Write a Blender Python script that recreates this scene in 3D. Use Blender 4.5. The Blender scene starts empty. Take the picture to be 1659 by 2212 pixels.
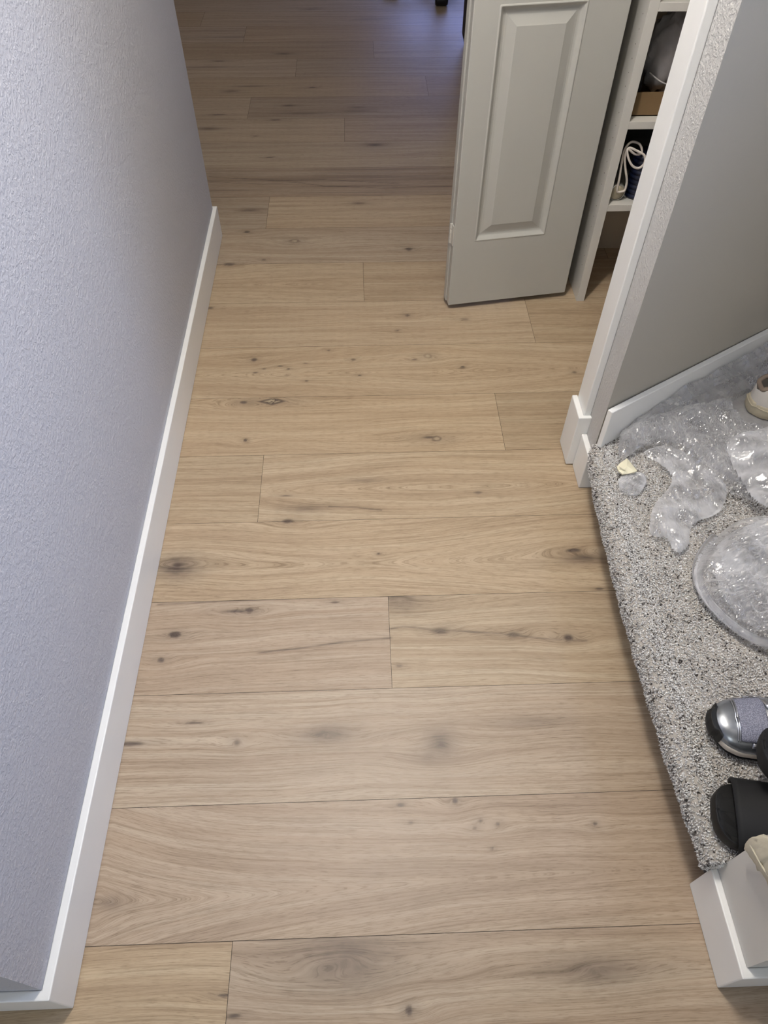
import bpy, bmesh, math, random
import numpy as np
from mathutils import Vector, Matrix, Euler

random.seed(7)
rng = np.random.default_rng(11)
S = bpy.context.scene
COL = S.collection

# ---------------------------------------------------------------- camera
F, CX, CY, HC = 1577.56, 829.5, 1106.0, 1.48
PA, PB, PC = 0.89291809, 0.00815363, -0.04032746
def _cam():
    fw = np.array([0, math.cos(PA), -math.sin(PA)]); rt = np.array([1, 0, 0.]); up = np.cross(rt, fw)
    r2 = rt*math.cos(PB)+up*math.sin(PB); u2 = -rt*math.sin(PB)+up*math.cos(PB)
    cz, sz = math.cos(PC), math.sin(PC); M = np.array([[cz, -sz, 0], [sz, cz, 0], [0, 0, 1]])
    return M@r2, M@u2, M@fw
CR, CU, CW = _cam()
cam_d = bpy.data.cameras.new('camera')
cam = bpy.data.objects.new('camera', cam_d); COL.objects.link(cam)
cam.matrix_world = Matrix(((CR[0], CU[0], -CW[0], 0), (CR[1], CU[1], -CW[1], 0), (CR[2], CU[2], -CW[2], HC), (0, 0, 0, 1)))
cam_d.sensor_fit = 'VERTICAL'; cam_d.sensor_height = 24.0; cam_d.lens = 24.0*F/2212.0
cam_d.clip_start = 0.02
S.camera = cam
def ray(x, y): return CW + CR*(x-CX)/F - CU*(y-CY)/F
def atz(x, y, z=0.0):
    d = ray(x, y); t = (z-HC)/d[2]; return Vector((d[0]*t, d[1]*t, z))
def aty(x, y, Y):
    d = ray(x, y); t = Y/d[1]; return Vector((d[0]*t, Y, HC+d[2]*t))

# ---------------------------------------------------------------- world, lights, exposure
vs = S.view_settings
vs.view_transform = 'Standard'; vs.look = 'None'; vs.gamma = 1.0; vs.use_curve_mapping = False
vs.exposure = 0.72
W = bpy.data.worlds.new('world'); S.world = W; W.use_nodes = True
W.node_tree.nodes['Background'].inputs[0].default_value = (0.55, 0.66, 1.0, 1)
W.node_tree.nodes['Background'].inputs[1].default_value = 0.6

def area_light(name, loc, target, sx, sy, power, col):
    l = bpy.data.lights.new(name, 'AREA'); l.shape = 'RECTANGLE'; l.size = sx; l.size_y = sy
    l.energy = power; l.color = col
    o = bpy.data.objects.new(name, l); COL.objects.link(o); o.location = loc
    o.rotation_euler = (Vector(target)-Vector(loc)).to_track_quat('-Z', 'Y').to_euler()
    return o
CEIL = 2.44
BULBS = [(-0.02, 1.06, 2.33), (0.05, 1.17, 2.33), (0.12, 1.28, 2.33)]
for b in BULBS:
    l = bpy.data.lights.new('bulb_light', 'POINT'); l.energy = 15.0; l.color = (1.0, 0.945, 0.875); l.shadow_soft_size = 0.05
    o = bpy.data.objects.new('bulb_light', l); COL.objects.link(o); o.location = b
# daylight: stairwell window high on the right, glass door at the far end, room window behind the camera
sl = area_light('daylight_stairwell', (1.90, 0.75, 2.15), (-0.52, 0.55, 0.85), 0.8, 0.8, 3.7, (0.58, 0.70, 1.0)); sl.data.spread = 1.2
dl = area_light('daylight_far', (0.95, 6.44, 0.80), (0.45, 4.2, 0.0), 1.2, 0.9, 2.6, (0.30, 0.40, 1.0)); dl.data.spread = 1.5
l = bpy.data.lights.new('room_bulb_light', 'POINT'); l.energy = 4; l.color = (1.0, 0.80, 0.58); l.shadow_soft_size = 0.09
o = bpy.data.objects.new('room_bulb_light', l); COL.objects.link(o); o.location = (-1.3, 4.6, 2.2)
area_light('daylight_rear', (-0.6, -2.35, 1.6), (-0.4, 1, 0.4), 1.2, 1.2, 9, (0.95, 1.0, 0.90))

# ---------------------------------------------------------------- helpers
def srgb(r, g, b):
    f = lambda c: (c/255)/12.92 if c <= 10.3 else (((c/255)+0.055)/1.055)**2.4
    return (f(r), f(g), f(b), 1.0)
class NT:
    def __init__(s, name):
        s.m = bpy.data.materials.new(name); s.m.use_nodes = True; s.t = s.m.node_tree
        s.b = s.t.nodes['Principled BSDF']; s.out = s.t.nodes['Material Output']
    def n(s, typ, **kw):
        nd = s.t.nodes.new(typ)
        for k, v in kw.items(): setattr(nd, k, v)
        return nd
    def l(s, a, b): s.t.links.new(a, b)
    def tex(s, typ, vec, **inp):
        nd = s.n(typ); s.l(vec, nd.inputs['Vector'])
        for k, v in inp.items(): nd.inputs[k.replace('_', ' ')].default_value = v
        return nd
    def ramp(s, fac, stops):
        r = s.n('ShaderNodeValToRGB'); s.l(fac, r.inputs[0]); e = r.color_ramp.elements
        while len(e) > 1: e.remove(e[-1])
        for i, (p, c) in enumerate(stops):
            x = e[0] if i == 0 else e.new(p)
            x.position = p; x.color = c if len(c) == 4 else (*c, 1)
        return r.outputs[0]
    def math(s, op, a, b=None, clamp=False):
        m = s.n('ShaderNodeMath', operation=op, use_clamp=clamp)
        for i, v in enumerate((a, b)):
            if v is None: continue
            if isinstance(v, (int, float)): m.inputs[i].default_value = v
            else: s.l(v, m.inputs[i])
        return m.outputs[0]
    def mix(s, fac, a, b, mode='MIX'):
        m = s.n('ShaderNodeMix', data_type='RGBA', blend_type=mode)
        for i, v in ((0, fac), (6, a), (7, b)):
            if isinstance(v, (int, float)): m.inputs[i].default_value = v
            elif isinstance(v, tuple): m.inputs[i].default_value = v
            else: s.l(v, m.inputs[i])
        return m.outputs[2]
    def bump(s, h, strength, dist=0.002):
        b = s.n('ShaderNodeBump'); b.inputs['Strength'].default_value = strength; b.inputs['Distance'].default_value = dist
        s.l(h, b.inputs['Height']); s.l(b.outputs[0], s.b.inputs['Normal']); return b
def simple(name, col, rough=0.5, metal=0.0, noise=0.0, nscale=200, bump=0.0, spec=None, coat=0.0):
    t = NT(name); c = t.n('ShaderNodeTexCoord').outputs['Object']
    nz = t.tex('ShaderNodeTexNoise', c, Scale=nscale, Detail=4.0)
    dark = tuple(x*(1-noise) for x in col[:3])+(1,)
    t.l(t.mix(nz.outputs[0], dark, col), t.b.inputs['Base Color'])
    t.b.inputs['Roughness'].default_value = rough; t.b.inputs['Metallic'].default_value = metal
    if coat: t.b.inputs['Coat Weight'].default_value = coat
    if spec is not None: t.b.inputs['Specular IOR Level'].default_value = spec
    if bump: t.bump(nz.outputs[0], bump, 0.001)
    return t.m
def wall_mat(name, col, scale, strength):
    t = NT(name); c = t.n('ShaderNodeTexCoord').outputs['Object']
    a = t.tex('ShaderNodeTexNoise', c, Scale=scale, Detail=3.0, Roughness=0.55)
    b = t.tex('ShaderNodeTexNoise', c, Scale=scale*3.1, Detail=2.0)
    h = t.math('ADD', t.ramp(a.outputs[0], [(0.42, (0, 0, 0)), (0.62, (1, 1, 1))]), t.math('MULTIPLY', b.outputs[0], 0.35))
    t.b.inputs['Base Color'].default_value = col; t.b.inputs['Roughness'].default_value = 0.72
    t.b.inputs['Specular IOR Level'].default_value = 0.3
    t.bump(h, strength, 0.0016)
    return t.m

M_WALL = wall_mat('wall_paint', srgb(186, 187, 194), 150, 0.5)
M_WALLR = wall_mat('wall_paint_rough', srgb(192, 191, 189), 160, 0.6)
M_SMOOTH = wall_mat('wall_paint_smooth', srgb(180, 179, 177), 60, 0.05)
M_TRIM = simple('trim_paint', srgb(240, 240, 238), 0.35, noise=0.03, nscale=30)
M_CEIL = wall_mat('ceiling_paint', srgb(225, 222, 214), 90, 0.4)
M_DOOR = simple('door_paint', srgb(178, 177, 171), 0.38, noise=0.02, nscale=25)
M_DARKWOOD = simple('subfloor', srgb(40, 32, 25), 0.8)

def new_obj(name, verts, faces, mat=None, parent=None, smooth=False):
    me = bpy.data.meshes.new(name); me.from_pydata([tuple(v) for v in verts], [], faces); me.update()
    if mat: me.materials.append(mat)
    o = bpy.data.objects.new(name, me); COL.objects.link(o)
    if parent: o.parent = parent
    if smooth: me.polygons.foreach_set('use_smooth', [True]*len(me.polygons))
    return o
def from_bm(name, bm, mat=None, parent=None, smooth=False):
    bmesh.ops.recalc_face_normals(bm, faces=bm.faces)
    me = bpy.data.meshes.new(name); bm.to_mesh(me); bm.free()
    if mat: me.materials.append(mat)
    o = bpy.data.objects.new(name, me); COL.objects.link(o)
    if parent: o.parent = parent
    if smooth: me.polygons.foreach_set('use_smooth', [True]*len(me.polygons))
    return o
def bev(o, w=0.002, seg=2):
    m = o.modifiers.new('bevel', 'BEVEL'); m.width = w; m.segments = seg; m.limit_method = 'ANGLE'; m.angle_limit = 0.6
    return o
def bm_box(bm, x0, x1, y0, y1, z0, z1):
    vs_ = [bm.verts.new(p) for p in ((x0, y0, z0), (x1, y0, z0), (x1, y1, z0), (x0, y1, z0), (x0, y0, z1), (x1, y0, z1), (x1, y1, z1), (x0, y1, z1))]
    for f in ((0, 3, 2, 1), (4, 5, 6, 7), (0, 1, 5, 4), (1, 2, 6, 5), (2, 3, 7, 6), (3, 0, 4, 7)): bm.faces.new([vs_[i] for i in f])
def box(name, x0, x1, y0, y1, z0, z1, mat, parent=None, bevel=0.0):
    bm = bmesh.new(); bm_box(bm, x0, x1, y0, y1, z0, z1); o = from_bm(name, bm, mat, parent)
    if bevel: bev(o, bevel)
    return o
def boxes(name, lst, mat, parent=None, bevel=0.0):
    bm = bmesh.new()
    for b in lst: bm_box(bm, *b)
    o = from_bm(name, bm, mat, parent)
    if bevel: bev(o, bevel)
    return o
def prism(name, poly, z0, z1, mat, parent=None, bevel=0.0):
    bm = bmesh.new(); a = [bm.verts.new((x, y, z0)) for x, y in poly]; b = [bm.verts.new((x, y, z1)) for x, y in poly]
    bm.faces.new(a[::-1]); bm.faces.new(b); n = len(poly)
    for i in range(n): bm.faces.new((a[i], a[(i+1) % n], b[(i+1) % n], b[i]))
    o = from_bm(name, bm, mat, parent)
    if bevel: bev(o, bevel)
    return o
def lathe(name, prof, mat, parent=None, n=32, loc=(0, 0, 0), axis='Z'):
    vs_, fs = [], []
    for i in range(n):
        a = 2*math.pi*i/n
        for r, z in prof:
            p = (r*math.cos(a), r*math.sin(a), z)
            if axis == 'X': p = (p[2], p[0], p[1])
            if axis == 'Y': p = (p[0], p[2], p[1])
            vs_.append((p[0]+loc[0], p[1]+loc[1], p[2]+loc[2]))
    m = len(prof)
    for i in range(n):
        for j in range(m-1):
            fs.append((i*m+j, ((i+1) % n)*m+j, ((i+1) % n)*m+j+1, i*m+j+1))
    bm = bmesh.new(); V = [bm.verts.new(v) for v in vs_]
    for f in fs: bm.faces.new([V[k] for k in f])
    bmesh.ops.remove_doubles(bm, verts=bm.verts, dist=1e-6)
    return from_bm(name, bm, mat, parent, True)
def tube(name, pts, r, mat, parent=None, n=8, closed=False, flat=1.0):
    P = [Vector(p) for p in pts]; N = len(P); vs_, fs = [], []
    prev = None
    for i, p in enumerate(P):
        a = P[(i-1) % N] if (closed or i > 0) else P[i]
        b = P[(i+1) % N] if (closed or i < N-1) else P[i]
        t = (b-a).normalized()
        ref = prev if prev is not None else (Vector((0, 0, 1)) if abs(t.z) < 0.9 else Vector((1, 0, 0)))
        u = t.cross(ref).normalized() if prev is None else (ref-t*ref.dot(t)).normalized()
        if prev is None: u = (Vector((0, 0, 1))-t*t.z).normalized() if abs(t.z) < 0.9 else u
        prev = u; v = t.cross(u)
        for k in range(n):
            an = 2*math.pi*k/n; vs_.append(p+(u*math.sin(an)*flat+v*math.cos(an))*r)
    for i in range(N if closed else N-1):
        for k in range(n):
            j = (i+1) % N; fs.append((i*n+k, i*n+(k+1) % n, j*n+(k+1) % n, j*n+k))
    if not closed: fs += [tuple(range(n))[::-1], tuple((N-1)*n+k for k in range(n))]
    return new_obj(name, vs_, fs, mat, parent, True)
def spline(pts, per=10, closed=False):
    P = [Vector(p) for p in pts]; out = []; n = len(P)
    rngi = range(n) if closed else range(n-1)
    for i in rngi:
        g = lambda k: P[k % n] if closed else P[max(0, min(n-1, k))]
        a, b, c, d = g(i-1), g(i), g(i+1), g(i+2)
        for k in range(per):
            t = k/per
            out.append(0.5*((2*b)+(c-a)*t+(2*a-5*b+4*c-d)*t*t+(3*b-a-3*c+d)*t**3))
    if not closed: out.append(P[-1])
    return out
def struct(o): o['kind'] = 'structure'; return o
def tag(o, label, cat, group=None):
    o['label'] = label; o['category'] = cat
    if group: o['group'] = group
    return o
def thing(name, loc, label, cat, rot=(0, 0, 0), group=None):
    o = bpy.data.objects.new(name, None); COL.objects.link(o); o.location = loc; o.rotation_euler = rot
    o.empty_display_size = 0.05
    return tag(o, label, cat, group)
def hash2(ix, iy, s):
    h = (ix.astype(np.int64)*374761393 + iy.astype(np.int64)*668265263 + int(s)*2147483647) & 0xffffffff
    h = ((h ^ (h >> 13))*1274126177) & 0xffffffff
    return ((h ^ (h >> 16)) & 0xffffff)/float(0xffffff)
def vnoise(x, y, s=0):
    ix, iy = np.floor(x), np.floor(y); fx, fy = x-ix, y-iy
    ux = fx**3*(fx*(fx*6-15)+10); uy = fy**3*(fy*(fy*6-15)+10)
    a, b, c, d = hash2(ix, iy, s), hash2(ix+1, iy, s), hash2(ix, iy+1, s), hash2(ix+1, iy+1, s)
    return (a*(1-ux)+b*ux)*(1-uy)+(c*(1-ux)+d*ux)*uy
def fbm(x, y, s=0, o=4):
    r = 0; a = 0.5
    for i in range(o): r = r+a*vnoise(x*2**i, y*2**i, s+i*17); a *= 0.5
    return r
def add_attr(me, name, arr):
    at = me.attributes.new(name, 'FLOAT', 'POINT'); at.data.foreach_set('value', np.asarray(arr, dtype=np.float32))

# ---------------------------------------------------------------- floor: oak planks
PW, PY0 = 0.2351, 0.2270
BUTT = {0: [-0.252], 1: [-1.0, 1.2], 2: [-0.9, 0.95], 3: [0.049], 4: [-0.8, 1.1], 5: [-0.278], 6: [0.395], 7: [-0.75, 1.0],
        8: [0.558], 9: [0.012], 10: [-0.9, 0.9], 11: [-0.352], 12: [-1.0, 0.9], 13: [-1.0, 1.0], 14: [-0.054], 15: [-0.50], 16: [0.35], 17: [-0.3], 18: [0.1], 19: [-0.6]}
# tone: (value, warmth) per plank, index (row, segment)
TONE = {(0, 0): (1.02, 0.6), (0, 1): (0.98, -0.3), (1, 0): (0.95, -0.3), (1, 1): (0.98, -0.35), (2, 1): (1.0, -0.2), (3, 0): (0.97, -0.35), (3, 1): (1.0, 0.35),
        (4, 1): (1.05, 0.45), (5, 0): (0.96, 0.5), (5, 1): (1.03, 0.45), (6, 0): (1.06, 0.5), (6, 1): (0.92, 0.5),
        (7, 1): (1.04, 0.45), (8, 0): (1.04, 0.35), (8, 1): (0.95, 0.5), (9, 0): (1.0, 0.4), (9, 1): (0.98, 0.4), (10, 1): (0.93, -0.1),
        (11, 0): (0.87, -0.1), (11, 1): (1.02, 0.3), (12, 1): (0.83, -0.3), (13, 1): (0.95, 0.0), (14, 0): (1.0, 0.1), (14, 1): (0.92, -0.2), (15, 1): (0.86, -0.2)}
# knots read off the photograph: pixel x, y, half-length m, half-width m, strength, kind
def K(x, y, a, b, s, k='k'):
    p = atz(x, y); m = 1.4 if a < 0.03 else 1.15; return (p.x, p.y, a*m, b*m, min(1, s*1.2), k)
KNOTS = [K(636, 521, .012, .010, .8, 'e'), K(883, 538, .008, .006, .9), K(533, 501, .007, .005, .8), K(496, 571, .013, .006, 1.0), K(570, 561, .006, .004, .5),
  K(880, 681, .005, .005, .7), K(858, 714, .003, .003, .6), K(1004, 690, .009, .006, .35), K(924, 769, .009, .008, .6, 'e'), K(895, 777, .006, .003, .5),
  K(1000, 793, .004, .004, .7), K(777, 811, .004, .002, .7), K(549, 777, .006, .006, .7), K(763, 777, .005, .004, .5), K(710, 757, .004, .003, .5),
  K(552, 805, .005, .002, .6), K(570, 797, .004, .002, .5), K(606, 791, .007, .002, .6), K(623, 797, .003, .002, .7), K(660, 785, .005, .002, .4), K(662, 823, .004, .003, .5), K(620, 811, .006, .003, .3),
  K(588, 867, .029, .009, 1.0, 'w'), K(526, 869, .008, .005, .7), K(935, 947, .022, .010, .75, 'c'), K(530, 951, .003, .004, .8), K(1241, 804, .005, .004, .5),
  K(455, 665, .007, .004, .6), K(538, 454, .030, .008, .7, 's'), K(774, 439, .014, .006, .5, 's'), K(810, 313, .022, .008, .7, 's'), K(582, 340, .013, .003, .8),
  K(451, 278, .028, .008, .6, 's'), K(552, 294, .008, .003, .5), K(595, 259, .017, .004, .8), K(624, 228, .018, .005, .7, 's'), K(650, 245, .080, .010, .5, 's'), K(770, 240, .060, .010, .4, 's'),
  K(470, 248, .028, .003, .6), K(772, 232, .02, .006, .5, 's'), K(674, 189, .010, .004, .8), K(540, 186, .06, .005, .6, 's'), K(498, 197, .022, .009, .5, 's'),
  K(473, 132, .018, .004, .7), K(612, 116, .03, .010, .6, 's'), K(440, 145, .10, .005, .5, 's'), K(801, 42, .018, .007, .7, 's'), K(671, 19, .02, .008, .4, 's'), K(561, 49, .07, .006, .5, 's'), K(510, 80, .13, .005, .5, 's'),
  K(383, 1225, .030, .022, .75, 'g'), K(1238, 1189, .012, .004, .7), K(1262, 1205, .038, .013, .6, 's'), K(622, 1126, .010, .005, .6), K(787, 1038, .030, .005, .35, 's'),
  K(661, 1099, .035, .009, .4, 's'), K(618, 1071, .01, .002, .5), K(1033, 1064, .008, .003, .5), K(817, 1196, .002, .0015, .8), K(539, 1318, .006, .004, .9), K(515, 1320, .022, .003, .6), K(724, 1301, .007, .002, .6),
  K(378, 1371, .008, .0055, .9), K(348, 1426, .005, .004, .7), K(864, 1292, .028, .020, .5, 'g'), K(1228, 1377, .008, .006, .7), K(950, 1363, .014, .006, .5), K(1109, 1371, .010, .005, .4), K(1295, 1272, .008, .002, .7), K(862, 1438, .005, .002, .5),
  K(706, 1585, .024, .010, .55, 'g'), K(680, 1588, .030, .010, .35, 's'), K(951, 1604, .014, .014, .6, 'g'), K(930, 1631, .012, .009, .35, 'g'), K(512, 1604, .005, .005, .5), K(419, 1561, .011, .0012, .9), K(280, 1607, .018, .003, .7),
  K(865, 1739, .006, .003, .5), K(983, 1730, .004, .004, .6), K(1038, 1773, .003, .003, .5), K(1075, 1780, .003, .003, .5), K(1026, 1789, .003, .002, .5), K(888, 1777, .004, .003, .4), K(1063, 1833, .002, .002, .5), K(1286, 1780, .0016, .0022, 1.0),
  K(748, 2072, .050, .032, .55, 'g'), K(700, 2090, .05, .02, .3, 'g'), K(884, 2182, .004, .005, .8), K(1289, 2096, .045, .016, .5, 'g'), K(1340, 2092, .06, .006, .4, 's'), K(487, 2150, .007, .0015, .8), K(505, 2194, .008, .0015, .7),
  K(240, 1950, .012, .007, .4, 'g'), K(1150, 1560, .05, .008, .25, 's')]
CRACKS = [[(1e0*x, y) for x, y in c] for c in (
  [(482, 1321), (510, 1321), (545, 1317)], [(559, 1410), (650, 1400), (740, 1387), (844, 1378)], [(844, 1358), (870, 1354), (897, 1355), (950, 1363), (996, 1363), (1050, 1367), (1109, 1371), (1150, 1377), (1189, 1381), (1268, 1384)],
  [(711, 1094), (770, 1096), (824, 1102)], [(452, 393), (560, 397), (640, 394), (700, 402), (830, 406), (975, 403)], [(452, 382), (600, 390), (700, 388), (860, 396)], [(405, 1561), (435, 1561)], [(268, 1609), (300, 1606)],
  [(342, 1306), (480, 1299), (620, 1293), (720, 1285)])]
CRACKS = [[tuple(atz(x, y))[:2] for x, y in c] for c in CRACKS]

def build_floor():
    VX, FX = [], []; A = {k: [] for k in ('g', 'dark', 'pale', 'tone', 'warm', 'pid')}
    nv = 0; gap = 0.00045
    def patch(x0, x1, y0, y1, dx, dy, row, seg):
        nonlocal nv
        nx = max(2, int((x1-x0)/dx)+1); ny = max(2, int((y1-y0)/dy)+1)
        xs = np.linspace(x0+gap, x1-gap, nx); ys = np.linspace(y0+gap, y1-gap, ny)
        X, Y = np.meshgrid(xs, ys)
        sd = row*13+seg*7+3
        v = (Y-y0)
        warp = (fbm(X*1.6+sd, Y*3+sd, sd, 3)-0.45)*0.045 + (fbm(X*7+sd, Y*14, sd+5, 2)-0.37)*0.007
        g = v+warp
        # cathedral figures: lines fold back on the plank's axis, all smooth in x
        sab = lambda q, e: np.sqrt(q*q+e*e)-e
        if (row, seg) == (1, 1):
            vc = PW*(0.34+0.05*np.sin(X*3))
            g = sab(v-vc, 0.004)*0.9-0.085*np.exp(-np.clip(X+0.50, 0, 9)/0.26)+warp*0.55
        if (row, seg) == (4, 1):
            g = sab(v-PW*0.42, 0.012)*0.9+0.05*(1-np.exp(-((X-0.62)/0.42)**2))+warp*0.8-0.02*np.exp(-((X+0.45)/0.2)**2)
        if row in (7, 9, 5, 0) and seg == (0 if row in (9, 0) else 1):
            vc = PW*(0.45 if row != 0 else 0.1)
            xa = {7: 0.25, 9: -0.1, 5: 0.2, 0: -0.45}[row]
            g = sab(v-vc, 0.01)+0.05*(1-np.exp(-((X-xa)/0.5)**2))+warp*0.9
        dark = np.zeros_like(X); pale = np.zeros_like(X)
        for kx, ky, a, b, s, kd in KNOTS:
            if not (x0-0.002 <= kx <= x1+0.002 and y0-0.004 <= ky <= y1+0.004): continue
            dx_, dy_ = X-kx, Y-ky
            big = {'g': 1.3, 's': 1.0}.get(kd, 2.4)
            la, lb = a*3.2*big+0.02, b*1.6*big+0.006
            infl = np.exp(-((dx_/la)**2+(dy_/lb)**2))
            g = g-dy_*0.75*infl*min(1, s*1.2)
            if kd in ('e', 'k', 'g') and b > 0.005:
                rr = np.sqrt((dx_*0.45)**2+dy_**2); g = g+rr*(0.25 if kd == 'g' else 0.6)*np.exp(-(rr/(b*2.2))**2)
            q = np.sqrt((dx_/a)**2+(dy_/b)**2)
            q = q*(0.8+0.5*fbm(X*90, Y*160, sd+9, 2))
            core = np.clip((1.35-q)*1.25, 0, 1)
            if kd == 's': core = np.exp(-q**2*0.8)*0.85
            if kd == 'g': core = np.exp(-q**2*0.7)*0.72*(0.6+0.9*fbm(X*60, Y*90, sd+31, 3))
            if kd == 'e':
                pale = np.maximum(pale, np.clip((0.62-q)*3, 0, 1)*0.75); core = np.clip(1.25-q, 0, 1)*np.clip((q-0.5)*4, 0, 1)
            if kd == 'w':
                tri = np.clip((dy_/b*-1+0.0), -2, 2); q = np.abs(dx_/a)+np.abs(tri)*0.8+np.where(dy_ > b*0.9, 9, 0)
                core = np.clip((1.25-q)*2, 0, 1); pale = np.maximum(pale, np.clip((0.75-q)*3, 0, 1)*(fbm(X*220, Y*220, 5, 2) > 0.36)*0.9)
            if kd == 'c':
                q2 = np.sqrt(((dx_-a*.35)/(a*.45))**2+((dy_+b*.1)/(b*.8))**2)
                pale = np.maximum(pale, np.clip(0.7-q2, 0, 1)*0.8)
                core = np.maximum(np.clip((1.2-q2)*1.5, 0, 1)*np.clip((q2-.45)*3, 0, 1), np.exp(-(((dx_+a*.35)/(a*.6))**2+((dy_-b*.35)/(b*.3))**2)))
            halo = 0.34*np.exp(-((dx_/(a*2.6+.004))**2+(dy_/(b*1.7+.002))**2))*s
            dark = np.maximum(dark, np.maximum(core*s, 0))+halo*(1-dark)
        for c in CRACKS:
            if not (y0-0.003 <= c[0][1] <= y1+0.003): continue
            for (ax, ay), (bx, by) in zip(c[:-1], c[1:]):
                t = np.clip(((X-ax)*(bx-ax)+(Y-ay)*(by-ay))/((bx-ax)**2+(by-ay)**2), 0, 1)
                d = np.hypot(X-ax-t*(bx-ax), Y-ay-t*(by-ay))
                dark = np.maximum(dark, np.exp(-(d/0.0022)**2)*0.9*(0.4+1.0*fbm(X*40, Y*10, 77, 2)))
                dark = dark+0.10*np.exp(-(d/0.008)**2)*(1-dark)
        if row == 12: dark = dark+0.9*np.clip(fbm(X*1.5, Y*75, 91, 3)-0.42, 0, 1)*1.6
        tn, wm = TONE.get((row, seg), (0.93+0.12*hash2(np.array([row*1.0]), np.array([seg*1.0]), 5)[0], 0.6*hash2(np.array([row*1.0]), np.array([seg*1.0]), 8)[0]-0.1))
        n = X.size
        VX.append(np.stack([X.ravel(), Y.ravel(), np.zeros(n)], 1))
        i = np.arange(nx*ny).reshape(ny, nx)
        FX.append(np.stack([i[:-1, :-1].ravel(), i[:-1, 1:].ravel(), i[1:, 1:].ravel(), i[1:, :-1].ravel()], 1)+nv)
        for k, a_ in (('g', g), ('dark', np.clip(dark, 0, 1)), ('pale', pale), ('tone', np.full_like(X, tn)), ('warm', np.full_like(X, wm)), ('pid', np.full_like(X, float(row*5+seg)))): A[k].append(a_.ravel())
        nv += n
    for row in range(-7, 30):
        y0 = PY0+(row-1)*PW; y1 = y0+PW
        bt = BUTT.get(row, [-1.6+0.37*((row*5) % 7)])
        cuts = [-3.2]+sorted(bt)+[2.4]
        for seg, (a, b) in enumerate(zip(cuts[:-1], cuts[1:])):
            fine = 0 <= row <= 19
            # split into coarse | fine | coarse along x, keep seams invisible with shared edges
            pts = [a]+[c for c in (-1.15, 1.05) if a < c < b]+[b]
            for p, q in zip(pts[:-1], pts[1:]):
                mid = (p+q)/2
                if fine and -1.15 < mid < 1.05:
                    patch(p, q, y0, y1, 0.0035 if row < 8 else 0.006, 0.0028 if row < 8 else 0.005, row, seg)
                else: patch(p, q, y0, y1, 0.08, 0.03, row, seg)
    V = np.concatenate(VX); Fa = np.concatenate(FX)
    me = bpy.data.meshes.new('floor'); me.vertices.add(len(V)); me.vertices.foreach_set('co', V.astype(np.float32).ravel())
    me.loops.add(len(Fa)*4); me.loops.foreach_set('vertex_index', Fa.ravel().astype(np.int32))
    me.polygons.add(len(Fa)); me.polygons.foreach_set('loop_start', np.arange(0, len(Fa)*4, 4, dtype=np.int32))
    me.polygons.foreach_set('loop_total', np.full(len(Fa), 4, dtype=np.int32)); me.update(calc_edges=True)
    for k in A: add_attr(me, k, np.concatenate(A[k]))
    t = NT('oak_planks')
    at = {}
    for k in A:
        nd = t.n('ShaderNodeAttribute', attribute_name=k); at[k] = nd.outputs['Fac']
    pos = t.n('ShaderNodeNewGeometry').outputs['Position']; sx = t.n('ShaderNodeSeparateXYZ'); t.l(pos, sx.inputs[0])
    def vec(xs, gs, pidm=7.3):
        c = t.n('ShaderNodeCombineXYZ')
        t.l(t.math('MULTIPLY', sx.outputs[0], xs), c.inputs[0]); t.l(t.math('MULTIPLY', at['g'], gs), c.inputs[1]); t.l(t.math('MULTIPLY', at['pid'], pidm), c.inputs[2])
        return c.outputs[0]
    broad = t.tex('ShaderNodeTexNoise', vec(0.9, 42), Scale=1.0, Detail=3.0, Roughness=0.6).outputs[0]
    fine = t.tex('ShaderNodeTexNoise', vec(4.5, 330), Scale=1.0, Detail=3.0, Roughness=0.65).outputs[0]
    pore = t.tex('ShaderNodeTexNoise', vec(38, 1100), Scale=1.0, Detail=2.0, Roughness=0.6).outputs[0]
    patchy = t.tex('ShaderNodeTexNoise', vec(2.2, 14), Scale=1.0, Detail=2.0).outputs[0]
    base = t.ramp(broad, [(0.30, srgb(183, 162, 137)), (0.45, srgb(196, 176, 150)), (0.58, srgb(204, 186, 161)), (0.72, srgb(214, 199, 175))])
    base = t.mix(t.math('MULTIPLY', patchy, 0.35), base, srgb(190, 170, 147))
    fr = t.ramp(fine, [(0.33, srgb(200, 193, 184)), (0.48, srgb(238, 236, 233)), (0.66, srgb(255, 255, 255))])
    c = t.mix(0.72, base, fr, 'MULTIPLY')
    pr = t.ramp(pore, [(0.36, srgb(178, 168, 156)), (0.46, srgb(255, 255, 255))])
    c = t.mix(0.5, c, pr, 'MULTIPLY')
    wn = t.math('MULTIPLY', at['warm'], 1.0)
    warm = t.mix(t.math('MAXIMUM', wn, 0.0), c, t.mix(1.0, c, srgb(255, 243, 218), 'MULTIPLY'))
    cool = t.mix(t.math('MULTIPLY', t.math('MINIMUM', wn, 0.0), -1.0), warm, t.mix(1.0, warm, srgb(248, 232, 228), 'MULTIPLY'))
    hv = t.n('ShaderNodeHueSaturation'); t.l(cool, hv.inputs['Color']); t.l(t.math('MULTIPLY', at['tone'], 0.84), hv.inputs['Value']); hv.inputs['Saturation'].default_value = 0.93; c = hv.outputs[0]
    kd = t.ramp(fine, [(0.3, srgb(58, 46, 40)), (0.7, srgb(112, 97, 86))])
    c = t.mix(t.math('MULTIPLY', at['dark'], 0.95, True), c, kd)
    c = t.mix(at['pale'], c, srgb(176, 162, 138))
    t.l(c, t.b.inputs['Base Color'])
    rg = t.math('ADD', t.math('MULTIPLY', fine, 0.16), 0.36); t.l(rg, t.b.inputs['Roughness'])
    t.b.inputs['Specular IOR Level'].default_value = 0.42
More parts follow.
